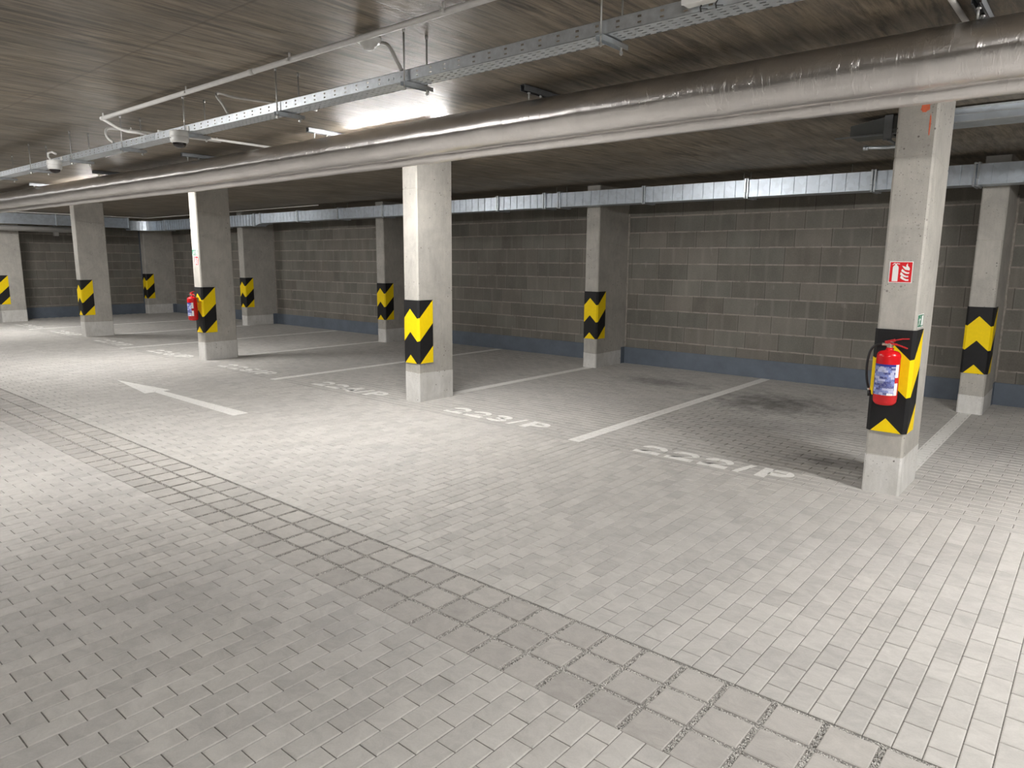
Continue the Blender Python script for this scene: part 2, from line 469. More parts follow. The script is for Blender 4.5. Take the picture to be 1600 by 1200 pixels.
for (x0, x1, y0, y1, mt) in stones:
    if mt != 1:
        g = 0.0019; ch = 0.0045
        gx_, gy_ = (g, g+0.0006) if (y1-y0) > (x1-x0) else (g+0.0006, g)
    else:
        gx_ = gy_ = 0.0; ch = 0.004
    a0, a1, b0, b1 = x0+gx_, x1-gx_, y0+gy_, y1-gy_
    dz = -0.0012*rnd() ; tx = (rnd()-.5)*0.0011; ty = (rnd()-.5)*0.0011
    zc = (dz+tx, dz-tx, dz+ty, dz-ty)
    o = len(fv)
    corners = ((0, 0), (1, 0), (1, 1), (0, 1))
    for ins, dzz in ((ch, 0.0), (0.0, -0.003), (0.0, -0.03)):
        for cx_, cy_ in corners:
            X = (a1-ins if cx_ else a0+ins); Y = (b1-ins if cy_ else b0+ins)
            Z = dz+(tx if cx_ else -tx)+(ty if cy_ else -ty) - 0.0011
            fv.append((X, Y, Z+dzz if dzz > -0.02 else -0.03))
    ff.append((o, o+1, o+2, o+3)); fm.append(mt); t = rnd(); tone.append(t)
    for lv in (0, 4):
        for i in range(4):
            j = (i+1) % 4
            ff.append((o+lv+i, o+lv+4+i, o+lv+4+j, o+lv+j)); fm.append(mt); tone.append(((1.9 if mt == 4 else t+0.6) if lv == 0 else t*0.5))  # chamfers toned paler: edge highlights painted into the colour
# bed under the stones
def addquad(x0, x1, y0, y1, z, mt):
    o = len(fv); fv.extend([(x0, y0, z), (x1, y0, z), (x1, y1, z), (x0, y1, z)]); ff.append((o, o+1, o+2, o+3)); fm.append(mt); tone.append(.5)
addquad(-23.2, 2.6, -0.66, S0, -0.0075, 2); addquad(-23.2, 2.6, S1, YS, -0.0075, 2); addquad(-23.2, 2.6, YS, YB+.1, -0.0065, 3)
addquad(-23.2, 2.6, S0, S1, -0.0165, 2)
addquad(2.6, XR, YF, YB, -0.001, 0); addquad(-23.2, 2.6, YF, -0.66, -0.001, 0)
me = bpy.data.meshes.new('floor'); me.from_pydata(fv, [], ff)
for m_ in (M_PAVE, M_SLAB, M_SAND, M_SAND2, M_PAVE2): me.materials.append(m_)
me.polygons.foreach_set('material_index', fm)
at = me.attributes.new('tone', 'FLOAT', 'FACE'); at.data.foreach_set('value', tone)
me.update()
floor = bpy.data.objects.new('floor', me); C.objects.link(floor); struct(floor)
del fv, ff, fm, tone

# gravel in the open joints of the strip
g = MB()
def pebble(x, y, z, r):
    q = Quaternion((rnd()-.5, rnd()-.5, rnd()-.5, rnd()-.5)).normalized()
    sc = (r*(0.7+0.6*rnd()), r*(0.7+0.6*rnd()), r*(0.6+0.4*rnd()))
    vs = []
    for a in ((1, 0, 0), (-1, 0, 0), (0, 1, 0), (0, -1, 0), (0, 0, 1), (0, 0, -1)):
        v = q @ Vector((a[0]*sc[0], a[1]*sc[1], a[2]*sc[2])); vs.append((x+v.x, y+v.y, z+v.z))
    g.add(vs, [(0, 2, 4), (2, 1, 4), (1, 3, 4), (3, 0, 4), (2, 0, 5), (1, 2, 5), (3, 1, 5), (0, 3, 5)])
def density(x): return 1.0 if x > -3.2 else (0.6 if x > -5 else 0.22)
for k in range(int((-11+1.192)/0.1914), int((1.5+1.192)/0.1914)):
    gx = -1.192 + k*0.1914; d = density(gx)
    for _ in range(int(850*d)):
        pebble(gx+(rnd()*2-1)*0.0115, S0+0.004+rnd()*(S1-S0-.006), -0.0145+rnd()*0.009, 0.0019+0.0020*rnd()+(1-d)*0.001)
    for (ya, yb) in ((2.1925, 2.2145), (2.3765, 2.397), (2.5595, 2.579)):
        for _ in range(int(260*d)):
            pebble(gx+0.012+rnd()*0.168, ya+0.002+rnd()*(yb-ya-0.004), -0.0145+rnd()*0.008, 0.0019+0.0020*rnd()+(1-d)*0.001)
gr = g.build('gravel', M_GRAVEL)
tag(gr, 'fine grey gravel filling the open joints of the drainage strip', 'gravel', kind='stuff')
del g

def wallbox(name, a, mat):
    b = MB(); b.box(*a); return struct(b.build(name, mat))
wallbox('wall_back', (XL-0.2, XR+0.2, YB, YB+0.2, -0.05, CEIL+0.05), M_BLOCK)
wallbox('wall_left', (XL-0.2, XL, YF, YB, -0.05, CEIL+0.05), M_BLOCK_Y)
wallbox('wall_right', (XR, XR+0.2, YF, YB, -0.05, CEIL+0.05), M_BLOCK_Y)
wallbox('wall_front', (XL-0.2, XR+0.2, YF-0.2, YF, -0.05, CEIL+0.05), M_BLOCK)
b = MB(); b.box(XL-0.2, XR+0.2, YF-0.2, YB+0.2, CEIL, CEIL+0.2); struct(b.build('ceiling', M_CEIL))

# ------------------------------------------------------------------ columns with guards
CW, CD = 0.25, 0.577
def column_mesh(wd, dp, h, zb, jz, ch=0.014):
    """origin at the front right corner on the ground; x runs -wd..0, y 0..dp"""
    b = MB()
    pl = [(-wd+ch, 0), (-ch, 0), (0, ch), (0, dp-ch), (-ch, dp), (-wd+ch, dp), (-wd, dp-ch), (-wd, ch)]
    def off(pt, e):
        cx_, cy_ = -wd/2, dp/2; x, y = pt
        return (x+(e if x > cx_ else -e), y+(e if y > cy_ else -e))
    lv = [(-0.02, 0.002), (zb-0.004, 0.002), (zb+0.004, 0.0), (jz-0.01, 0.0), (jz, -0.003), (jz+0.01, 0.0), (h, 0.0)]
    vs = []
    for i, (z, e) in enumerate(lv):
        for pt in pl:
            x, y = off(pt, e)
            zz = z
            if 1 <= i <= 2: zz = z + 0.008*math.sin(pt[0]*21+zb*50) - 0.02*max(0, pt[1])*(1 if zb > .3 else -0.4)
            if 3 <= i <= 5: zz = z - 0.09*pt[1]
            vs.append((x, y, zz))
    fs = []; mi = []
    for i in range(len(lv)-1):
        for k in range(8):
            a, c_ = i*8+k, i*8+(k+1) % 8
            fs.append((a, c_, c_+8, a+8)); mi.append(1 if i < 1 else 0)
    b.v = vs; b.f = fs; b.mi = mi; b.sm = [False]*len(fs)
    return b

def guard_mesh(wd, dp_flap=0.225, zlo=0.468, zhi=1.223, t=0.007):
    """chevron guard wrapped round the column front; origin like the column's"""
    ch = 0.016
    e = 0.004
    # path points (x, y, s-offset)
    rise = 0.213
    path = [(-wd-e, dp_flap, rise), (-wd-e, ch, 0.008), (-wd+ch, -e, 0.0), (-wd*0.53, -e, 0.112), (-ch, -e, 0.0), (e, ch, 0.008), (e, dp_flap, rise)]
    def outward(i):
        ns = [(-1, 0), (-.7, -.7), (0, -1), (0, -1), (.7, -.7), (1, 0)]
        a = ns[max(i-1, 0)]; c_ = ns[min(i, 5)]
        n = Vector((a[0]+c_[0], a[1]+c_[1])); n.normalize(); return n
    outer = [(p[0]+outward(i).x*t, p[1]+outward(i).y*t) for i, p in enumerate(path)]
    outer[0] = (path[0][0]-t, path[0][1]); outer[-1] = (path[-1][0]+t, path[-1][1])
    base = [-9, 0.183, 0.458, 0.733, 1.008, 9]   # borders at the corner valley: black, yellow, black, yellow, black
    b = MB()
    for i in range(6):
        o0, o1 = path[i][2], path[i+1][2]
        A, B = outer[i], outer[i+1]
        for j in range(5):
            lo0 = base[j]+o0; lo1 = base[j]+o1; hi0 = base[j+1]+o0; hi1 = base[j+1]+o1
            poly = [(0, lo0), (1, lo1), (1, hi1), (0, hi0)]
            for lim, sgn in ((zlo, 1), (zhi, -1)):
                res = []
                for k in range(len(poly)):
                    p, q = poly[k], poly[(k+1) % len(poly)]
                    ip = (p[1]-lim)*sgn >= -1e-9; iq = (q[1]-lim)*sgn >= -1e-9
                    if ip: res.append(p)
                    if ip != iq:
                        u = (lim-p[1])/(q[1]-p[1]); res.append((p[0]+(q[0]-p[0])*u, lim))
                poly = res
                if not poly: break
            if len(poly) < 3: continue
            vs = [(A[0]+(B[0]-A[0])*u, A[1]+(B[1]-A[1])*u, z) for u, z in poly]
            b.add(vs, [tuple(range(len(vs)))], 1 if j in (1, 3) else 0)
    n = len(path)
    for z, flip in ((zlo, 0), (zhi, 1)):
        for i in range(n-1):
            vs = [(outer[i][0], outer[i][1], z), (outer[i+1][0], outer[i+1][1], z), (path[i+1][0], path[i+1][1], z), (path[i][0], path[i][1], z)]
            b.add(vs, [(0, 1, 2, 3)] if flip else [(3, 2, 1, 0)], 0)
    for i in (0, n-1):
        vs = [(outer[i][0], outer[i][1], zlo), (outer[i][0], outer[i][1], zhi), (path[i][0], path[i][1], zhi), (path[i][0], path[i][1], zlo)]
        b.add(vs, [(0, 1, 2, 3)], 1)
    for i in range(n-1):
        vs = [(path[i][0], path[i][1], zlo), (path[i+1][0], path[i+1][1], zlo), (path[i+1][0], path[i+1][1], zhi), (path[i][0], path[i][1], zhi)]
        b.add(vs, [(0, 1, 2, 3)], 0)
    return b

YN, YK = 5.632, 9.45
near = [(-1.02, 0.283, 2.42, 'nearest concrete column, with a fire extinguisher and red sign, right side of photo'),
        (-6.21, 0.36, 2.50, 'brightly lit concrete column in the middle, between the 224/P and 223/P markings'),
        (-11.5, 0.30, 2.46, 'concrete column with the smaller far-off fire extinguisher on its front'),
        (-16.86, 0.33, 2.46, 'second concrete column from the left, no extinguisher, standing free on the paving'),
        (-22.2, 0.30, 2.40, 'concrete column cut by the left edge of the photo')]
back = [(-0.96, 0.22, 1.96, 'wall column at far right, behind the nearest column, with stained foot'),
        (-6.21, 0.235, 2.02, 'wall column in the middle of the back wall, right of the bright middle column'),
        (-11.43, 0.27, 1.96, 'wall column half hidden behind the bright middle column'),
        (-16.95, 0.25, 1.96, 'wall column just right of the column with the small extinguisher'),
        (-22.8, 0.27, 2.1, 'leftmost wall column, in the far corner of the back wall')]
gl = [('black and yellow chevron guard behind the big fire extinguisher', 'black and yellow chevron guard on the brightly lit middle column',
       'black and yellow chevron guard behind the small far extinguisher', 'black and yellow chevron guard on the second free column from the left',
       'black and yellow chevron guard cut by the left edge of the photo'),
      ('black and yellow chevron guard on the wall column at far right', 'black and yellow chevron guard on the wall column in the middle of the back wall',
       'black and yellow chevron guard on the wall column half hidden behind the middle column', 'black and yellow chevron guard on the wall column right of the small extinguisher',
       'black and yellow chevron guard on the leftmost wall column in the far corner')]
gm = guard_mesh(CW)
guard_mesh_data = None
for row, (cols, yy, dp) in enumerate(((near, YN, CD), (back, YK, YB-YK+0.02))):
    for i, (xr, zb, jz, lab) in enumerate(cols):
        if xr < -22.1 and row == 0: yy = 5.47
        o = column_mesh(CW, dp, CEIL+0.01, zb, jz).build('concrete_column', [M_CONC, M_CONC_PALE], loc=(xr, yy, 0))
        tag(o, lab, 'column', 'free-standing columns along the aisle' if row == 0 else 'columns along the back wall')
        if guard_mesh_data is None:
            gd = gm.build('corner_guard', [M_BLK, M_YEL]); guard_mesh_data = gd
        else:
            gd = guard_mesh_data.copy(); C.objects.link(gd)
        gd.location = (xr, yy, 0)
        tag(gd, gl[row][i], 'column guard', 'chevron column guards')
# orange spray mark and wall anchors on the nearest column
b = MB()
def blob(b, cx_, z, rx, rz, y, n=18, seed=1):
    rr = random.Random(seed); vs = [(cx_, y, z)]
    for k in range(n):
        a = 2*PI*k/n; q = 0.8+0.35*rr.random(); vs.append((cx_+rx*q*math.cos(a), y, z+rz*q*math.sin(a)))
    b.add(vs, [(0, 1+(k+1) % n, 1+k) for k in range(n)])
blob(b, -1.102, 2.735, 0.028, 0.032, YN-0.0008, seed=3)
blob(b, -1.075, 2.762, 0.018, 0.012, YN-0.0008, seed=5)
blob(b, -1.066, 2.62, 0.005, 0.075, YN-0.0008, seed=6)
col_a = [o for o in C.objects if o.name.startswith('concrete_column')][0]
sp = b.build('spray_mark', M_ORANGE, parent=col_a, loc=(1.02, -YN, 0)); sp['label'] = 'orange spray paint mark'

# ------------------------------------------------------------------ plinths and mortar fillets
b = MB(); segs = []
edges = sorted([(x-CW, x) for x, *_ in back])
x = XL
for a0, a1 in edges:
    if a0-x > 0.05: segs.append((x, a0))
    x = a1
segs.append((x, XR))
for s_, e_ in segs:
    ht = 0.27
    b.box(s_, e_, YB-0.02, YB+0.01, -0.01, ht)
    if s_ > XL: b.box(s_, s_+0.008, YB-0.13, YB-0.02, -0.01, 0.275)
struct(b.build('baseboard_back', M_PLINTH, bevel=0.004))
b = MB(); b.box(XL-0.01, XL+0.02, YF, YB, -0.01, 0.30); struct(b.build('baseboard_left', M_PLINTH))
b = MB(); b.box(XL-0.01, XL+0.03, 9.44, 9.66, 0.3, 2.6); struct(b.build('trim_1', M_PLINTH))
for i, (x, *_r) in enumerate(back):
    b = MB(); n = 22
    pts = []
    for k in range(n):
        z = 0.28 + (2.5-0.28)*k/(n-1); pts.append((x+0.006+0.006*rnd(), YB-0.002, z))
    b.tube(pts, [0.012+0.007*rnd() for _ in range(n)], 6)
    struct(b.build('trim_%d' % (i+2), M_MORTAR))

# ------------------------------------------------------------------ painted markings
def clip_rect(poly, x0, x1, y0, y1):
    for ax, lim, sg in ((0, x0, 1), (0, x1, -1), (1, y0, 1), (1, y1, -1)):
        res = []
        for k in range(len(poly)):
            p, q = poly[k], poly[(k+1) % len(poly)]
            ip = (p[ax]-lim)*sg >= 0; iq = (q[ax]-lim)*sg >= 0
            if ip: res.append(p)
            if ip != iq:
                u = (lim-p[ax])/(q[ax]-p[ax]); res.append((p[0]+(q[0]-p[0])*u, p[1]+(q[1]-p[1])*u))
        poly = res
        if len(poly) < 3: return []
    return poly
buckets = {}
for (x0, x1, y0, y1, mt) in stones:
    for bx in range(int(math.floor(x0*2)), int(math.floor(x1*2))+1):
        for by in range(int(math.floor(y0*2)), int(math.floor(y1*2))+1):
            buckets.setdefault((bx, by), []).append((x0, x1, y0, y1))
def area(p):
    return 0.5*sum(p[i][0]*p[(i+1) % len(p)][1]-p[(i+1) % len(p)][0]*p[i][1] for i in range(len(p)))
def paint(name, polys, parent=None, loc=(0, 0, 0)):
    """paint film lying on each stone top, broken at the joints"""
    b = MB(); g_ = 0.003
    for poly in polys:
        if area(poly) < 0: poly = poly[::-1]
        xs = [p[0] for p in poly]; ys = [p[1] for p in poly]
        seen = set()
        for bx in range(int(math.floor(min(xs)*2)), int(math.floor(max(xs)*2))+1):
            for by in range(int(math.floor(min(ys)*2)), int(math.floor(max(ys)*2))+1):
                for r in buckets.get((bx, by), ()):
                    if r in seen: continue
                    seen.add(r)
                    q = clip_rect(poly, r[0]+g_, r[1]-g_, r[2]+g_, r[3]-g_)
                    if len(q) >= 3 and abs(area(q)) > 4e-5:
                        n = len(q); z1 = 0.0009
                        vs = [(p[0]-loc[0], p[1]-loc[1], z1) for p in q] + [(p[0]-loc[0], p[1]-loc[1], -0.003) for p in q]
                        b.add(vs, [tuple(range(n))] + [(k, k+n, (k+1) % n+n, (k+1) % n) for k in range(n)])
    return b.build(name, M_PAINT, parent, loc if parent is None else None)

def rect(x0, x1, y0, y1): return [(x0, y0), (x1, y0), (x1, y1), (x0, y1)]
def arc(cx_, cy__, rx, ry, a0, a1, wd, n=10):
    """ring segment as quads"""
    out = []
    for k in range(n):
        a = math.radians(a0+(a1-a0)*k/n); c_ = math.radians(a0+(a1-a0)*(k+1)/n)
        def P(t, q): return (cx_+(rx-q)*math.cos(t), cy__+(ry-q)*math.sin(t))
        out.append([P(a, 0), P(c_, 0), P(c_, wd), P(a, wd)])
    return out
def glyph(ch):
    """cell 0..1 wide, 0..1 high, polygons; heavy condensed stencil digits"""
    t = 0.24
    if ch == '2':
        return arc(.5, .68, .5, .32, 180, -25, .25) + [[(0.03, .22), (.30, .22), (.95, .55), (.72, .46)], [(0.0, 0), (1, 0), (1, .24), (0.0, .24)], [(.08, .2), (.42, .2), (.97, .60), (.70, .52)]]
    if ch == '3':
        return arc(.47, .72, .48, .28, 160, -80, .22) + arc(.47, .29, .52, .29, 80, -160, .23) + [rect(.3, .6, .42, .6)]
    if ch == '4':
        return [rect(.58, .84, 0, 1), rect(0, 1, .2, .42), [(0, .3), (.26, .34), (.66, .98), (.5, 1.0)]]
    if ch == '5':
        return [rect(.08, .95, .78, 1), rect(.08, .34, .5, 1)] + arc(.47, .31, .52, .31, 140, -155, .23)
    if ch == '6':
        return arc(.5, .31, .5, .31, 0, 360, .22, 16) + [[(0.0, .3), (.26, .36), (.78, 1.0), (.45, 1.0)]]
    if ch == '7':
        return [rect(0, 1, .78, 1), [(.2, 0), (.5, 0), (1, .82), (.7, .82)]]
    if ch == '8':
        return arc(.5, .73, .43, .27, 0, 360, .2, 16) + arc(.5, .29, .5, .29, 0, 360, .21, 16)
    if ch == '9':
        return arc(.5, .69, .5, .31, 0, 360, .22, 16) + [[(1.0, .7), (.74, .64), (.22, 0), (.55, 0)]]
    if ch == '/':
        return [[(0, 0), (.45, 0), (1, 1), (.55, 1)]]
    if ch == 'P':
        return [rect(0, .34, 0, 1), rect(.3, .6, .78, 1), rect(.3, .6, .34, .56)] + arc(.58, .67, .46, .33, 90, -90, .24)
    return []
name_of = {'2': 'digit', '3': 'digit', '4': 'digit', '5': 'digit', '6': 'digit', '7': 'digit', '8': 'digit', '9': 'digit', '/': 'slash', 'P': 'letter'}
def bay_number(txt, x0, y0, label):
    e = empty('bay_number', (x0, y0, 0), label, 'floor marking', 'painted bay numbers')
    cur = 0.0
    for c_ in txt:
        wd = 0.115 if c_ == '/' else 0.25; hh = 0.275
        adv = wd + (0.062 if c_ != '/' else 0.07)
        polys = []
        for p in glyph(c_):
            polys.append([(x0+cur+u*wd, y0+v*hh) for u, v in p])
        b = paint(name_of[c_], polys, parent=e, loc=(x0, y0, 0))
        cur += adv
for txt, x0, y0 in (('222/P', -3.15, 5.44), ('223/P', -5.66, 5.49), ('224/P', -8.27, 5.50), ('225/P', -10.80, 5.46), ('226/P', -13.52, 5.49),
                    ('227/P', -16.02, 5.48), ('228/P', -18.75, 5.5), ('229/P', -21.3, 5.48)):
    bay_number(txt, x0, y0, 'white painted bay number reading %s on the paving' % txt)
HWL = 0.065
for xc, ya, yb, lab in ((-1.12, 6.22, 9.5, 'white bay line running back from the nearest column'),
                   (-3.75, 5.36, 10.27, 'white bay line between the 223/P and 222/P bays'),
                   (-6.33, 6.22, 9.5, 'white bay line running back from the bright middle column'),
                   (-8.98, 5.34, 10.25, 'white bay line between the 225/P and 224/P bays'),
                   (-11.68, 6.22, 9.5, 'white bay line running back from the column with the small extinguisher'),
                   (-14.25, 5.33, 10.25, 'white bay line between the 227/P and 226/P bays'),
                   (-16.98, 6.22, 9.5, 'white bay line behind the second free column from the left'),
                   (-19.6, 5.33, 10.25, 'white bay line between the 229/P and 228/P bays')):
    o = paint('bay_line', [rect(xc-HWL, xc+HWL, ya, yb)], loc=(xc, ya, 0))
    tag(o, lab, 'floor marking', 'painted bay lines')
o = paint('direction_arrow', [[(-7.165, 3.765), (-7.165, 3.945), (-9.2, 3.905), (-9.2, 3.80)], [(-9.19, 4.0), (-10.49, 3.845), (-9.19, 3.68)]], loc=(-8.8, 3.84, 0))
tag(o, 'white arrow painted on the aisle paving, pointing left', 'floor marking')

# ------------------------------------------------------------------ insulated pipes
def wavy(xa, xb, step, yf, zf, r, n, name, mat, lab, cat, amp=0.012, seams=()):
    b = MB(); rr = random.Random(5); N = int((xb-xa)/step)+1
    ph = [rr.random()*6 for _ in range(8)]
    pts = [(xa+(xb-xa)*i/(N-1), yf(xa+(xb-xa)*i/(N-1)), zf(xa+(xb-xa)*i/(N-1))) for i in range(N)]
    def rf(i, k):
        x = pts[i][0]; a = 2*PI*k/n
        v = 1 + amp*(math.sin(x*3.1+ph[0])*math.sin(a*2+ph[1]) + 0.6*math.sin(x*7.7+ph[2]+a*3) + 0.35*math.sin(x*17+ph[3]+a*5))
        for s_ in seams:
            d = abs(x-s_)
            if d < 0.05: v += 0.022
        return v
    b.tube(pts, r, n, smooth=True, rfun=rf)
    o = b.build(name, mat); return tag(o, lab, cat)
def rise(x): return 0.0 if x > -8 else 0.05*min(1, (-8-x)/10)
seam = [1.2-1.0*k for k in range(25)]
wavy(-21.5, XR, 0.025, lambda x: 4.0, lambda x: 2.648+rise(x), 0.133, 40, 'insulated_pipe', M_FOIL,
     'big foil-wrapped pipe under the ceiling across the whole photo', 'pipe', 0.010, seam)
wavy(-21.5, XR, 0.03, lambda x: 4.182, lambda x: 2.538+rise(x), 0.060, 24, 'insulated_pipe', M_FOIL,
     'thinner foil-wrapped pipe tucked under the back of the big pipe', 'pipe', 0.02, [s+0.4 for s in seam])
# pipe hangers
def pipe_hanger(x, y0, y1):
    e = empty('pipe_hanger', (x, 4.0, CEIL))
    b = MB()
    for a in ((-0.0205, -0.0185), (0.0185, 0.0205)): b.box(a[0], a[1], y0-4.0, y1-4.0, -0.041, -0.0)
    b.box(-0.0205, 0.0205, y0-4.0, y1-4.0, -0.002, 0.0)
    b.box(-0.0205, -0.012, y0-4.0, y1-4.0, -0.041, -0.039); b.box(0.012, 0.0205, y0-4.0, y1-4.0, -0.041, -0.039)
    b.build('channel_rail', M_GALV_DARK, e)
    for yy in (3.935, 4.065):
        b = MB(); b.tube([(0, yy-4, -0.03), (0, yy-4, -0.088)], 0.005, 8); b.tube([(0, yy-4, -0.048), (0, yy-4, -0.040)], 0.011, 6, smooth=False)
        b.build('threaded_rod', M_STEEL, e)
    return e
for x, lab in ((-0.60, 'pipe hanger rail over the big pipe at the top right corner'), (-3.19, 'pipe hanger rail over the big pipe near the top middle'),
               (-5.70, 'pipe hanger rail over the big pipe beside the bright ceiling patch'), (-8.15, 'pipe hanger rail over the big pipe below the nearer dome camera'),
               (-10.75, 'pipe hanger rail over the big pipe, above the second free column from the left'), (-13.4, 'pipe hanger rail over the big pipe, the farthest one near the left edge')):
    tag(pipe_hanger(x, 3.865, 4.33), lab, 'pipe hanger', 'rails holding the big pipe')

# ------------------------------------------------------------------ cable tray
TZ, TY0, TY1 = 2.605, 2.6, 2.722
t = empty('cable_tray', (0, TY0, TZ), 'perforated steel cable tray hung under the ceiling', 'cable tray')
def T(b, name, m=M_TRAY): return b.build(name, m, t, (0, -TY0, -TZ))
x = 3.0; first = True
while x > -21.4:
    xa = max(x-3.0, -21.4)
    b = MB()
    z1 = 2.658
    b.add([(xa+.002, TY0, TZ), (x-.002, TY0, TZ), (x-.002, TY0, z1), (xa+.002, TY0, z1)], [(0, 1, 2, 3)])
    b.add([(xa+.002, TY1, TZ), (x-.002, TY1, TZ), (x-.002, TY1, z1), (xa+.002, TY1, z1)], [(3, 2, 1, 0)])
    b.add([(xa+.002, TY0, TZ), (x-.002, TY0, TZ), (x-.002, TY1, TZ), (xa+.002, TY1, TZ)], [(3, 2, 1, 0)])
    o = T(b, 'tray_length')
    sd = o.modifiers.new('sheet', 'SOLIDIFY'); sd.thickness = 0.0012
    b = MB()       # rolled top lips
    b.tube([(xa, TY0+0.003, z1), (x, TY0+0.003, z1)], 0.0032, 6); b.tube([(xa, TY1-0.003, z1), (x, TY1-0.003, z1)], 0.0032, 6)
    T(b, 'rolled_edge', M_GALV)
    if x < 3.0:
        b = MB(); b.box(x-0.09, x+0.09, TY0-0.0035, TY0-0.0012, TZ+0.006, z1-0.006)
        for dx in (-.07, -.03, .03, .07): b.tube([(x+dx, TY0-0.008, TZ+0.025), (x+dx, TY0-0.002, TZ+0.025)], 0.006, 6, smooth=False)
        T(b, 'joint_plate', M_GALV)
    x -= 3.0
def tray_hanger(x):
    e = empty('tray_hanger', (x, 2.66, 2.60))
    b = MB(); ya, yb = -0.09, 0.115
    b.box(-0.016, -0.0142, ya, yb, -0.021, 0.0); b.box(0.0142, 0.016, ya, yb, -0.021, 0.0); b.box(-0.016, 0.016, ya, yb, -0.0018, 0.0)
    b.build('channel_bar', M_GALV, e)
    for yy in (-0.075, 0.085):
        b = MB(); b.tube([(0, yy, -0.045), (0, yy, CEIL-2.60)], 0.0042, 8)
        b.tube([(0, yy, -0.040), (0, yy, -0.030)], 0.0085, 6, smooth=False)
        b.tube([(0, yy, CEIL-2.60-0.022), (0, yy, CEIL-2.60)], 0.008, 8)
        b.build('threaded_rod', M_STEEL, e)
    return e
near_l = {0: 'tray hanger with two rods at the upper middle of the photo, nearest to the camera', 1: 'tray hanger with two rods just right of the smoke detector',
          2: 'tray hanger with two rods between the smoke detector and the nearer dome camera', 3: 'tray hanger with two rods right beside the nearer dome camera',
          4: 'tray hanger with two rods at the left end of the white conduit', 5: 'tray hanger with two rods beside the farther dome camera'}
xs_h = [-1.72, -2.93, -4.13, -5.37, -6.50, -7.67] + [-8.85-1.17*k for k in range(11)]
h0 = tray_hanger(xs_h[0])
for i, x in enumerate(xs_h):
    h = h0 if i == 0 else copy_tree(h0)
    h.location = (x, 2.66, 2.60)
    tag(h, near_l.get(i, 'small far tray hanger left of both dome cameras'), 'hanger', 'cable tray hangers' if i < 6 else 'far cable tray hangers')
e = empty('junction_box', (-1.27, 2.59, 2.62), 'white square junction box on the side of the cable tray, top edge of photo', 'junction box')
b = MB(); b.box(-0.065, 0.055, -0.05, 0.0, 0.0, 0.11); b.build('box_body', M_PLASTIC, e, bevel=0.006)
b = MB(); b.box(-0.067, 0.057, -0.056, -0.05, -0.002, 0.112); b.build('lid', M_PLASTIC, e, bevel=0.004)
for dx in (-0.01, 0.05):
    b = MB(); b.tube([(dx, -0.004, -0.022), (dx, -0.012, -0.008), (dx+0.004, -0.006, 0.006)], 0.003, 6)
    b.tube([(dx, -0.008, -0.012), (dx+0.028, -0.01, -0.018)], 0.0018, 6)
    b.build('cable_tie', M_RUBBER, e)

# ------------------------------------------------------------------ conduits
def conduit(pts, r, lab, clips=(), couplers=(), name='conduit', mat=M_CONDUIT, smoothn=0, group=None):
    e = empty(name, pts[0], lab, 'conduit', group)
    P = [Vector(p) for p in pts]
    for _ in range(smoothn):
        Q = [P[0]]
        for i in range(len(P)-1): Q += [P[i]*0.75+P[i+1]*0.25, P[i]*0.25+P[i+1]*0.75]
        Q.append(P[-1]); P = Q
    b = MB(); b.tube([q-P[0] for q in P], r, 12); b.build('tube', mat, e)
    for c_ in clips:
        b = MB(); q = Vector(c_)-P[0]
        b.box(q.x-0.008, q.x+0.008, q.y-r-0.004, q.y+r+0.004, q.z-r*0.6, q.z+r*0.4)
        b.tube([(q.x, q.y, q.z), (q.x, q.y, CEIL-P[0].z-0.001)], 0.006, 8)
        b.build('clip', mat, e)
    for c_ in couplers:
        b = MB(); q = Vector(c_)-P[0]; b.tube([(q.x-0.03, q.y, q.z), (q.x+0.03, q.y, q.z)], r*1.15, 12); b.build('coupler', mat, e)
    return e
conduit([(-6.54, 2.455, 2.820), (3.0, 2.49, 2.820)], 0.0155, 'long straight white conduit along the ceiling, upper left of photo',
        clips=[(-6.50, 2.455, 2.820)]+[(-5.05+1.27*k, 2.46, 2.820) for k in range(6)], couplers=[(-4.2, 2.463, 2.820), (-1.2, 2.475, 2.820)])
conduit([(-6.54, 2.455, 2.820), (-6.47, 2.47, 2.79), (-6.26, 2.50, 2.70), (-6.13, 2.56, 2.68), (-6.10, 2.62, 2.672)], 0.011,
        'short white flexible conduit bending from the long conduit down to the tray', smoothn=2)
conduit([(-6.76, 2.62, 2.672), (-6.85, 2.60, 2.72), (-7.0, 2.65, 2.82), (-7.05, 2.75, 2.838), (-7.0, 3.0, 2.838), (-6.95, 3.7, 2.838)], 0.011,
        'white flexible conduit arching from the tray to the ceiling, left of the nearer camera', clips=[(-7.0, 2.87, 2.838)], smoothn=2)
conduit([(-4.80, 2.62, 2.672), (-4.86, 2.62, 2.74), (-5.00, 2.64, 2.83), (-5.06, 2.70, 2.862), (-5.04, 2.80, 2.842), (-5.0, 3.0, 2.846), (-4.95, 3.45, 2.846)], 0.009,
        'white flexible conduit arching from the tray, between two tray hangers left of the detector', clips=[(-4.98, 3.1, 2.846)], smoothn=2)
conduit([(-3.17, 2.63, 2.842), (-3.10, 2.63, 2.82), (-3.04, 2.62, 2.74), (-3.0, 2.63, 2.672)], 0.010,
        'white flexible conduit from the smoke detector down to the tray', smoothn=2)
conduit([(-6.86, 3.05, 2.838), (-6.88, 4.3, 2.838)], 0.0125, 'straight white conduit crossing behind the nearer camera towards the big pipe', clips=[(-6.87, 3.62, 2.838)])
conduit([(-0.69, 3.2, 2.835), (-0.68, 4.4, 2.835)], 0.013, 'white conduit end at the top right corner beside the hanger rail')

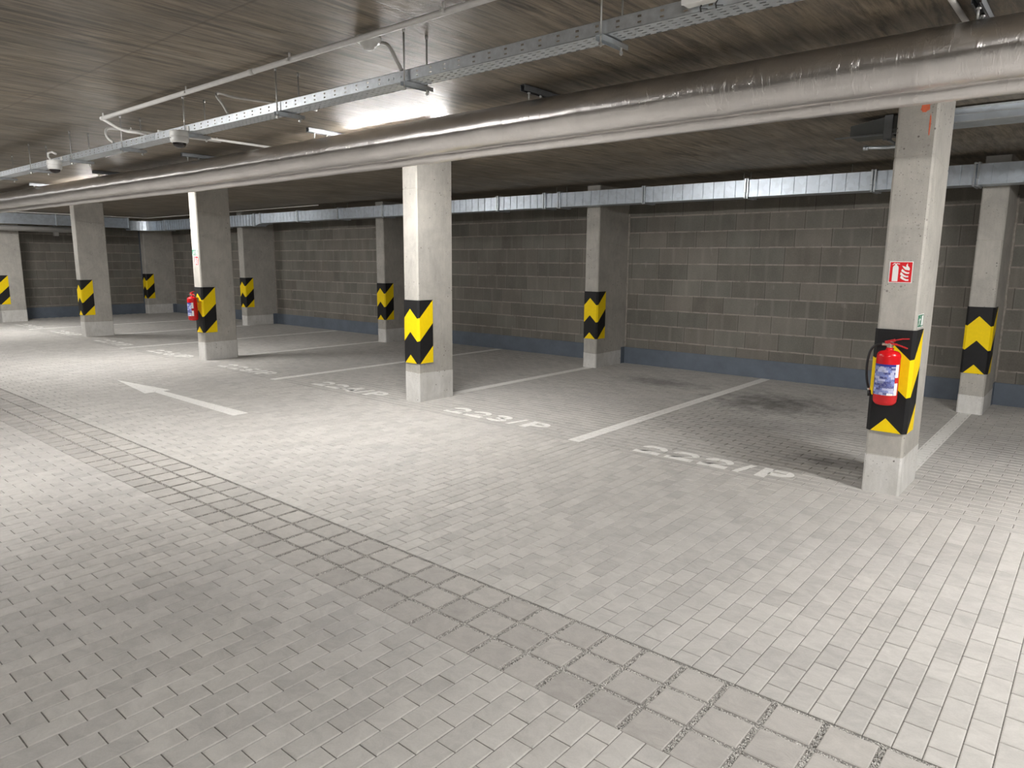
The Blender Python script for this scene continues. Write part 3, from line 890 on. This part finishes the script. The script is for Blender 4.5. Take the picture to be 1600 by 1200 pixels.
# smoke detector
e = empty('smoke_detector', (-3.20, 2.575, CEIL), 'round white smoke detector on the ceiling beside the long conduit', 'smoke detector')
b = MB(); b.lathe([(0.0, 0.0), (0.068, 0.0), (0.070, -0.014), (0.062, -0.026), (0.0, -0.026)][::-1]); b.build('base', M_PLASTIC, e)
b = MB(); b.lathe([(0.050, -0.024), (0.043, -0.040), (0.030, -0.046), (0.027, -0.058), (0.012, -0.064), (0.0, -0.065)][::-1]); b.build('sensor_head', M_PLASTIC, e)

# dome cameras
def dome(loc, label):
    e = empty('dome_camera', loc, label, 'camera', 'security cameras under the tray')
    b = MB(); b.lathe([(0.0, -0.004), (0.061, -0.004), (0.064, -0.008), (0.064, -0.040), (0.0625, -0.042), (0.065, -0.044), (0.062, -0.078), (0.055, -0.087), (0.049, -0.089)][::-1], n=40)
    b.build('housing', M_PLASTIC, e)
    b = MB(); b.lathe([(0.049, -0.084)]+[(0.047*math.cos(a), -0.089-0.036*math.sin(a)) for a in [PI/2*k/8 for k in range(9)]][0:], n=32)
    b.build('dome', M_DOME, e)
    b = MB(); b.tube([(-0.05, 0.01, -0.02), (-0.085, 0.0, -0.022), (-0.115, 0.0, -0.012), (-0.125, 0.01, 0.010)], 0.012, 12)
    b.build('cable_gland', M_PLASTIC, e)
    b = MB(); b.box(-0.02, 0.02, -0.01, 0.069, 0.0, 0.006); b.box(-0.02, 0.02, 0.064, 0.069, 0.0, 0.04); b.build('bracket', M_PLASTIC, e)
    b = MB(); b.tube([(0, -0.066, -0.058), (0, -0.062, -0.058)], 0.004, 10); b.build('screw', M_DARK, e)
    return e
d1 = dome((-5.35, 2.53, 2.608), 'white dome security camera, the nearer one, under the cable tray')
d2 = copy_tree(d1); d2.location = (-7.97, 2.53, 2.616); d2['label'] = 'white dome security camera, the farther one near the left edge'
b = MB(); b.tube([(-0.03, -0.01, -0.01), (-0.05, -0.03, 0.03), (-0.03, -0.035, 0.065), (0.03, -0.02, 0.07), (0.07, 0.0, 0.05)], 0.010, 10)
o = b.build('cable_loop', M_PLASTIC, d2); o['label'] = 'looped white cable'

# ------------------------------------------------------------------ ventilation duct on the back wall
t = empty('ventilation_duct', (0, 9.15, 2.54), 'long rectangular galvanised duct running along the back wall and round the far corner', 'duct')
def D(b, name, m=M_DUCT): return b.build(name, m, t, (0, -9.15, -2.54))
fl = [-0.0+0.3, -1.24, -2.25, -3.76, -5.27, -6.78, -7.07, -8.07, -9.55, -11.06, -12.5, -14.0, -15.54]
zt, zb_ = 2.75, 2.535
xs = [XR-0.02, 7.5, 6.0, 4.5, 3.0, 1.5] + fl
rr = random.Random(11)
for i in range(len(xs)-1):
    xa, xb = xs[i+1], xs[i]; n = max(1, round((xb-xa)/0.145)); b = MB()
    ys = []
    for k in range(n+1): ys.append((xa+(xb-xa)*k/n))
    # each rib panel is a shallow facet of its own, pressed at a slightly different angle
    for k in range(n):
        a_, c_ = ys[k], ys[k+1]; d0 = 0.0022*(rr.random()-.5); d1_ = 0.0022*(rr.random()-.5)
        y0 = 9.15+d0; y1 = 9.15+d1_; m_ = (a_+c_)/2
        b.add([(a_, y0, zb_), (c_-0.006, y1, zb_), (c_-0.006, y1, zt), (a_, y0, zt)], [(0, 1, 2, 3)])
        b.add([(c_-0.006, y1, zb_), (c_-0.003, 9.144, zb_), (c_-0.003, 9.144, zt), (c_-0.006, y1, zt)], [(0, 1, 2, 3)])
        ynx = 9.15
        b.add([(c_-0.003, 9.144, zb_), (c_, 9.15, zb_), (c_, 9.15, zt), (c_-0.003, 9.144, zt)], [(0, 1, 2, 3)])
    b.add([(xa, 9.15, zb_), (xb, 9.15, zb_), (xb, 9.42, zb_), (xa, 9.42, zb_)], [(3, 2, 1, 0)])
    b.add([(xa, 9.15, zt), (xb, 9.15, zt), (xb, 9.42, zt), (xa, 9.42, zt)], [(0, 1, 2, 3)])
    b.add([(xa, 9.42, zb_), (xb, 9.42, zb_), (xb, 9.42, zt), (xa, 9.42, zt)], [(3, 2, 1, 0)])
    D(b, 'duct_section')
def flange(x, za=zb_, zc=zt):
    b = MB()
    for dx in (-0.026, 0.008):
        b.box(x+dx, x+dx+0.018, 9.128, 9.15, za-0.018, zc+0.018); b.box(x+dx, x+dx+0.018, 9.15, 9.44, za-0.02, za); b.box(x+dx, x+dx+0.018, 9.15, 9.44, zc, zc+0.02)
        b.box(x+dx, x+dx+0.018, 9.42, 9.438, za, zc)
    for z in (za-0.006, zc+0.006, za+0.06): b.tube([(x-0.03, 9.122, z), (x+0.03, 9.122, z)], 0.006, 6, smooth=False)
    return b
for x in fl[1:]: D(flange(x), 'flange', M_GALV)
# lower, deeper run to the corner
b = MB(); z2 = 2.485
b.add([(-15.78, 9.15, z2), (-15.56, 9.15, zb_), (-15.56, 9.15, zt), (-15.78, 9.15, zt)], [(0, 1, 2, 3)])
b.add([(-15.78, 9.15, z2), (-15.56, 9.15, zb_), (-15.56, 9.42, zb_), (-15.78, 9.42, z2)], [(3, 2, 1, 0)])
D(b, 'duct_reducer')
xa = -21.2; n = 40; b = MB()
for k in range(n):
    a_ = xa+(-15.78-xa)*k/n; c_ = xa+(-15.78-xa)*(k+1)/n; d = 0.003*(rr.random()-.5)
    b.add([(a_, 9.15+d, z2), (c_-0.005, 9.15-d, z2), (c_-0.005, 9.15-d, zt), (a_, 9.15+d, zt)], [(0, 1, 2, 3)])
    b.add([(c_-0.005, 9.15-d, z2), (c_, 9.143, z2), (c_, 9.143, zt), (c_-0.005, 9.15-d, zt)], [(0, 1, 2, 3)])
b.add([(xa, 9.15, z2), (-15.78, 9.15, z2), (-15.78, 9.42, z2), (xa, 9.42, z2)], [(3, 2, 1, 0)])
b.add([(xa, 9.15, zt), (-15.78, 9.15, zt), (-15.78, 9.42, zt), (xa, 9.42, zt)], [(0, 1, 2, 3)])
D(b, 'duct_section')
for x in (-15.82, -17.4, -19.02, -20.6): D(flange(x, z2), 'flange', M_GALV)
# elbow at the corner (vertical ribs) and the run along the left wall
b = MB(); ex, ey, R0, R1 = -21.2, 8.65, 0.5, 0.77; n = 9
for k in range(n):
    a = PI/2+PI/2*k/n; c_ = PI/2+PI/2*(k+1)/n
    i0 = (ex+R0*math.cos(a), ey+R0*math.sin(a)); i1 = (ex+R0*math.cos(c_), ey+R0*math.sin(c_))
    o0 = (ex+R1*math.cos(a), ey+R1*math.sin(a)); o1 = (ex+R1*math.cos(c_), ey+R1*math.sin(c_))
    b.add([(*i1, z2), (*i0, z2), (*i0, zt), (*i1, zt)], [(0, 1, 2, 3)])
    b.add([(*o0, z2), (*o1, z2), (*o1, zt), (*o0, zt)], [(0, 1, 2, 3)])
    b.add([(*i0, z2), (*i1, z2), (*o1, z2), (*o0, z2)], [(0, 1, 2, 3)])
    b.add([(*i0, zt), (*i1, zt), (*o1, zt), (*o0, zt)], [(3, 2, 1, 0)])
D(b, 'duct_elbow')
xf = ex-R0; b = MB(); zq0, zq1 = 2.545, 2.815
yy = ey; n = 60
for k in range(n):
    a_ = YF+(ey-YF)*k/n; c_ = YF+(ey-YF)*(k+1)/n; d = 0.002*(rr.random()-.5)
    b.add([(xf+d, a_, zq0), (xf-d, c_, zq0), (xf-d, c_, zq1), (xf+d, a_, zq1)], [(0, 1, 2, 3)])
b.add([(xf, YF, zq0), (xf, ey, zq0), (xf-0.27, ey, zq0), (xf-0.27, YF, zq0)], [(0, 1, 2, 3)])
b.add([(xf, YF, zq1), (xf, ey, zq1), (xf-0.27, ey, zq1), (xf-0.27, YF, zq1)], [(3, 2, 1, 0)])
b.add([(xf-0.27, YF, zq0), (xf-0.27, ey, zq0), (xf-0.27, ey, zq1), (xf-0.27, YF, zq1)], [(3, 2, 1, 0)])
D(b, 'duct_section')
for y in (8.62, 7.9, 6.8, 5.3, 3.8):
    b = MB(); b.box(xf-0.27, xf+0.02, y-0.012, y+0.012, zq0-0.02, zq1+0.02); D(b, 'flange', M_GALV)
for x in (-12.8, -12.36, -6.93, -6.73, -3.86, -3.765, -2.53, -9.6):
    b = MB(); b.tube([(x, 9.28, zt-0.01), (x, 9.28, CEIL)], 0.004, 6); D(b, 'hanger_rod', M_STEEL)
cc = empty('wall_conduit', (-18, 9.0, 2.84), 'thin pale conduit along the ceiling above the duct in the far corner', 'conduit')
b = MB(); b.tube([(-3.4, -3.6, -0.012), (-3.4, -0.1, -0.012), (-3.3, 0.0, -0.012), (5.0, 0.0, -0.012)], 0.010, 8); b.build('tube', M_CONDUIT, cc)

# duct with tapered end behind the nearest column, flush with the ceiling
t = empty('short_duct', (-1.45, 6.42, 2.74), 'galvanised duct with tapered end, under the ceiling behind the nearest column', 'duct')
b = MB(); y0, y1 = 6.40, 6.72
b.box(-1.15, 3.2, y0, y1, 2.745, 2.845); o = b.build('duct_body', M_DUCT, t, (1.45, -6.42, -2.74))
b = MB(); b.box(-1.15, 3.2, y0-0.012, y0+0.002, 2.835, 2.848); b.box(-1.15, 3.2, y0-0.006, y0+0.002, 2.793, 2.80); b.box(-1.15, 3.2, y0-0.01, y0+0.002, 2.738, 2.748)
b.build('edge_profile', M_GALV, t, (1.45, -6.42, -2.74))
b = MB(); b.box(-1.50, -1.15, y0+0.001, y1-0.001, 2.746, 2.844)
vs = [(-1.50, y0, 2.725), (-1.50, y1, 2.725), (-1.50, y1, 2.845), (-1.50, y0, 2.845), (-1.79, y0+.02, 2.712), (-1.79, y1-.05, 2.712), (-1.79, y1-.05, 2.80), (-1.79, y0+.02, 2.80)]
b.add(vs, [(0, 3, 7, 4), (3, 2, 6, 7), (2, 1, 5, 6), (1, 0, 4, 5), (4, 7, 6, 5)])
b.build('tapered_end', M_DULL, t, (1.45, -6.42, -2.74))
b = MB(); b.box(-1.53, -1.47, y0-0.02, y0, 2.66, 2.85); b.box(-1.9, -1.3, y0-0.01, y0+0.02, 2.705, 2.715)
b.box(-1.5, -1.48, y0-0.02, y1, 2.655, 2.668)
b.build('bracket', M_GALV_DARK, t, (1.45, -6.42, -2.74))
o = empty('short_pipe', (-1.5, 6.6, 2.635), 'short thin grey pipe end below the tapered duct, behind the nearest column', 'pipe')
b = MB(); b.tube([(-0.22, 0, 0.01), (-0.05, 0, 0), (0.4, 0, 0)], 0.014, 12); b.build('tube', M_GALV, o)
b = MB(); b.tube([(-0.225, 0, 0.01), (-0.19, 0, 0.0085)], 0.019, 12); b.build('collar', M_GALV, o)

# drain pipe and lamp at the left wall
o = empty('drain_pipe', (-21.8, 7.8, 2.435), 'thick grey drain pipe under the duct at the left edge', 'pipe')
b = MB(); b.tube([(0, -14.2, 0.0), (0, 0, 0)], 0.07, 24); b.build('tube', M_PVC, o)
b = MB(); b.tube([(0, -0.55, 0.0), (0, -0.38, 0)], 0.08, 24); b.build('socket', M_PVC, o)
def batten(loc, label, m_tube, along='x', L=1.5, group=None, shield=False):
    e = empty('batten_lamp', loc, label, 'lamp', group)
    b = MB()
    if along == 'x': b.box(-L/2, L/2, -0.035, 0.035, -0.045, 0.0)
    else: b.box(-0.035, 0.035, -L/2, L/2, -0.045, 0.0)
    b.build('housing', M_HOUSING, e, bevel=0.004)
    b = MB()
    if along == 'x': b.box(-L/2+.03, L/2-.03, -0.045, 0.045, -0.085, -0.046)
    else: b.box(-0.045, 0.045, -L/2+.03, L/2-.03, -0.085, -0.046)
    b.build('diffuser', m_tube, e)
    if shield or True:
        wd_ = 0.16 if not shield else 0.12
        b = MB(); b.box(-L/2, L/2, -wd_, wd_, -0.046, -0.036)
        b.build('shield_plate', M_HOUSING, e)  # unseen plate added to keep the diffuser's light off the ceiling
        for dx in ((-0.5, 0.5) if shield else ()):
            b = MB(); b.tube([(dx, 0, 0), (dx, 0, CEIL-loc[2])], 0.006, 8); b.build('hanging_rod', M_STEEL, e)
    return e
e = empty('wall_lamp', (XL+0.06, 7.12, 2.42), 'slim switched-off lamp with a small box, on the block wall at far left', 'lamp')
b = MB(); b.box(-0.045, 0.03, -0.36, 0.36, -0.02, 0.02); b.build('housing', M_CONDUIT, e, bevel=0.006)
b = MB(); b.box(-0.06, 0.04, 0.0, 0.12, -0.12, -0.02); b.build('sensor_box', M_CONDUIT, e, bevel=0.006)

# ------------------------------------------------------------------ lamps that light the garage
LCOL = (1.0, 0.978, 0.95)
def em(st): return emit('lamp_diffuser', LCOL, st)
AL = {}
for i, (x, y, st) in enumerate(LAMPS_BEHIND_PIPE):
    batten((x, y, CEIL), ['lit ceiling batten hidden behind the big pipe left of the photo centre', 'lit ceiling batten hidden behind the big pipe near the far columns', 'lit ceiling batten hidden behind the big pipe right of the photo', 'lit ceiling batten hidden behind the big pipe at far left'][i], em(st), group='lit ceiling battens')
for i, (x, y, st) in enumerate(LAMPS_AISLE):
    batten((x, y, CEIL-0.07), ['lit ceiling batten over the aisle left of the camera', 'lit ceiling batten over the aisle behind the camera', 'lit ceiling batten over the aisle, far left', 'lit ceiling batten over the aisle at the left wall'][i], em(st), group='lit ceiling battens', shield=True)

# ------------------------------------------------------------------ signs
def sign_plate(e, wd, hh, border, face):
    b = MB(); b.box(-wd/2, wd/2, -0.002, 0.0, -hh/2, hh/2); b.build('plate', M_WHITE, e)
    b = MB(); q = border; b.add([(-wd/2+q, -0.0026, -hh/2+q), (wd/2-q, -0.0026, -hh/2+q), (wd/2-q, -0.0026, hh/2-q), (-wd/2+q, -0.0026, hh/2-q)], [(0, 1, 2, 3)])
    b.build('face', face, e)
def flat(b, poly, y=-0.0032): b.add([(p[0], y, p[1]) for p in poly], [tuple(range(len(poly)))])
def ext_pictogram(e, sc=1.0):
    b = MB(); k = 0.15*sc
    def P(pts): flat(b, [((u-.5)*k, (v-.5)*k) for u, v in pts])
    P([(.15, .07), (.40, .07), (.40, .72), (.37, .79), (.32, .83), (.23, .83), (.18, .79), (.15, .72)])
    P([(.24, .83), (.31, .83), (.31, .90), (.24, .90)])
    P([(.13, .84), (.25, .89), (.25, .93), (.18, .91), (.10, .82)])
    P([(.30, .88), (.44, .86), (.44, .90), (.30, .92)])
    # four flame tongues
    def flame(u0, v0, s_):
        pts_lo = [(0, .05), (.10, -.02), (.24, -.08), (.36, -.08), (.36, .0), (.27, -.005), (.17, .04), (.09, .12), (.03, .16)]
        P([(u0+a*s_, v0+c_*s_) for a, c_ in pts_lo])
    flame(.50, .18, 1.0); flame(.48, .34, 1.0); flame(.52, .50, 0.95)
    P([(.54, .80), (.60, .70), (.68, .62), (.86, .58), (.88, .66), (.84, .74), (.78, .80), (.77, .92), (.71, .82), (.72, .73), (.64, .77)])
    o = b.build('pictogram', M_WHITE, e); o['label'] = 'white fire extinguisher and flames symbol'
def exit_pictogram(e, wd, hh):
    b = MB()
    def P(pts): flat(b, [((u-.5)*wd, (v-.5)*hh) for u, v in pts])
    P([(.60, .12), (.90, .12), (.90, .88), (.60, .88)])             # door opening
    b2 = MB()
    P([(.34, .74), (.41, .74), (.41, .88), (.34, .88)])             # head
    P([(.24, .42), (.36, .38), (.42, .68), (.30, .72)])             # body
    P([(.14, .52), (.18, .48), (.32, .66), (.28, .72)])
    P([(.38, .62), (.50, .50), (.53, .56), (.42, .70)])
    P([(.30, .42), (.37, .38), (.50, .20), (.44, .14)])
    P([(.24, .44), (.30, .38), (.18, .14), (.10, .18)])
    b.build('pictogram', M_WHITE, e)
e = empty('fire_sign', (-1.152, YN-0.001, 1.63), 'large square red sign with white extinguisher and flames on the nearest column', 'sign'); sign_plate(e, 0.15, 0.15, 0.005, M_SIGNRED); ext_pictogram(e)
e = empty('fire_sign', (-11.61, YN-0.001, 1.655), 'small red fire sign above the far extinguisher', 'sign'); sign_plate(e, 0.15, 0.15, 0.005, M_SIGNRED); ext_pictogram(e)
e = empty('exit_sign', (-1.018, YN+0.115, 1.287), 'small green and white emergency exit sign on the side of the nearest column', 'sign')
e.rotation_euler = (0, 0, PI/2); sign_plate(e, 0.20, 0.095, 0.005, M_GREEN); exit_pictogram(e, 0.20, 0.095)
e = empty('exit_sign', (-11.63, YN-0.001, 1.79), 'small green and white exit sign on top of the far red fire sign', 'sign'); sign_plate(e, 0.20, 0.10, 0.005, M_GREEN); exit_pictogram(e, 0.20, 0.10)

# ------------------------------------------------------------------ fire extinguishers
def extinguisher(loc, label):
    e = empty('fire_extinguisher', loc, label, 'fire extinguisher', 'fire extinguishers on columns')
    R_ = 0.078
    b = MB(); prof = [(0.0, 0.0), (0.045, 0.0), (0.060, 0.004), (0.072, 0.018), (0.0765, 0.03), (0.0765, 0.045), (R_, 0.047)]
    prof += [(R_, 0.350)] + [(0.030+(R_-0.030)*math.cos(a)**0.8, 0.350+0.040*math.sin(a)) for a in [0.2, 0.4, 0.65, 0.9, 1.15, 1.4]]
    prof += [(0.030, 0.392), (0.024, 0.398), (0.022, 0.412), (0.0, 0.412)]
    b.lathe(prof, n=48); cyl = b.build('cylinder', M_RED, e)
    b = MB(); b.lathe([(R_+0.0006, 0.078), (R_+0.0006, 0.298)], n=40, a0=-1.32, a1=0.92); b.build('instruction_label', M_LABEL, cyl)
    b = MB(); b.lathe([(R_+0.0006, 0.078), (R_+0.0006, 0.165)], n=8, a0=0.92, a1=1.30); b.lathe([(R_+0.0006, 0.205), (R_+0.0006, 0.298)], n=8, a0=0.92, a1=1.30)
    b.lathe([(R_+0.001, 0.078), (R_+0.001, 0.092)], n=10, a0=0.30, a1=0.85)
    o = b.build('side_label', M_WHITE, cyl); o['label'] = 'white strip of the label'
    # valve
    b = MB(); b.tube([(0, 0, 0.408), (0, 0, 0.438)], 0.019, 16); b.box(-0.022, 0.022, -0.014, 0.014, 0.420, 0.446); b.tube([(-0.02, 0, 0.432), (-0.05, -0.006, 0.434)], 0.011, 12); b.tube([(0.0, -0.012, 0.430), (0, -0.034, 0.430)], 0.013, 14)
    b.build('valve', M_BRASS, e, bevel=0.002)
    b = MB()
    def bar(p0, p1, w0, w1, th):
        p0 = Vector(p0); p1 = Vector(p1); d = (p1-p0).normalized(); side = Vector((-d.y, d.x, 0)).normalized() if abs(d.x)+abs(d.y) > 1e-6 else Vector((1, 0, 0)); nrm = d.cross(side)
        vs = []
        for p, w_ in ((p0, w0), (p1, w1)):
            for s1 in (-1, 1):
                for s2 in (-1, 1): vs.append(p+side*w_*s1/2+nrm*th*s2/2)
        b.add(vs, [(0, 1, 3, 2), (4, 6, 7, 5), (0, 4, 5, 1), (2, 3, 7, 6), (0, 2, 6, 4), (1, 5, 7, 3)])
    bar((-0.03, -0.003, 0.447), (0.03, -0.004, 0.466), 0.028, 0.026, 0.020); bar((0.028, -0.004, 0.465), (0.078, -0.006, 0.479), 0.026, 0.022, 0.009); bar((0.077, -0.006, 0.479), (0.120, -0.007, 0.482), 0.022, 0.020, 0.007)
    b.build('upper_lever', M_RED2, e, bevel=0.0015)
    b = MB(); bar((-0.02, -0.003, 0.446), (0.045, -0.004, 0.437), 0.028, 0.026, 0.013); bar((0.045, -0.004, 0.437), (0.114, -0.006, 0.414), 0.026, 0.020, 0.008)
    b.build('carrying_handle', M_RED2, e, bevel=0.0015)
    b = MB(); b.tube([(0.0, -0.012, 0.452), (0.012, -0.022, 0.456), (0.026, -0.018, 0.450), (0.018, -0.014, 0.440)], 0.0018, 6); b.build('safety_pin', M_STEEL, e)
    pts = [(-0.048, -0.006, 0.434), (-0.085, -0.010, 0.428), (-0.118, -0.012, 0.395), (-0.132, -0.012, 0.33), (-0.136, -0.010, 0.24), (-0.128, -0.004, 0.16), (-0.112, 0.004, 0.102)]
    P = [Vector(p) for p in pts]
    for _ in range(2):
        Q = [P[0]]
        for i in range(len(P)-1): Q += [P[i]*.75+P[i+1]*.25, P[i]*.25+P[i+1]*.75]
        Q.append(P[-1]); P = Q
    b = MB(); b.tube(P, 0.0085, 12); h_ = b.build('hose', M_RUBBER, e)
    b = MB(); b.tube([(-0.114, 0.003, 0.108), (-0.108, 0.005, 0.088)], 0.0095, 12); b.build('hose_ferrule', M_BRASS, h_)
    b = MB(); b.tube([(-0.109, 0.005, 0.09), (-0.104, 0.006, 0.05)], [0.012, 0.014], 12); b.build('nozzle', M_RUBBER, h_)
    b = MB(); b.box(-0.02, 0.02, R_-0.002, R_+0.022, 0.30, 0.38); b.box(-0.012, 0.012, 0.02, R_+0.01, 0.392, 0.40); b.build('wall_bracket', M_GALV_DARK, e)
    return e
e1 = extinguisher((-1.150, 5.520, 0.690), 'large red fire extinguisher with blue label, hung on the nearest column')
e2 = copy_tree(e1); e2.location = (-11.62, 5.52, 0.675); e2['label'] = 'small far-off red fire extinguisher hung on the third free column'
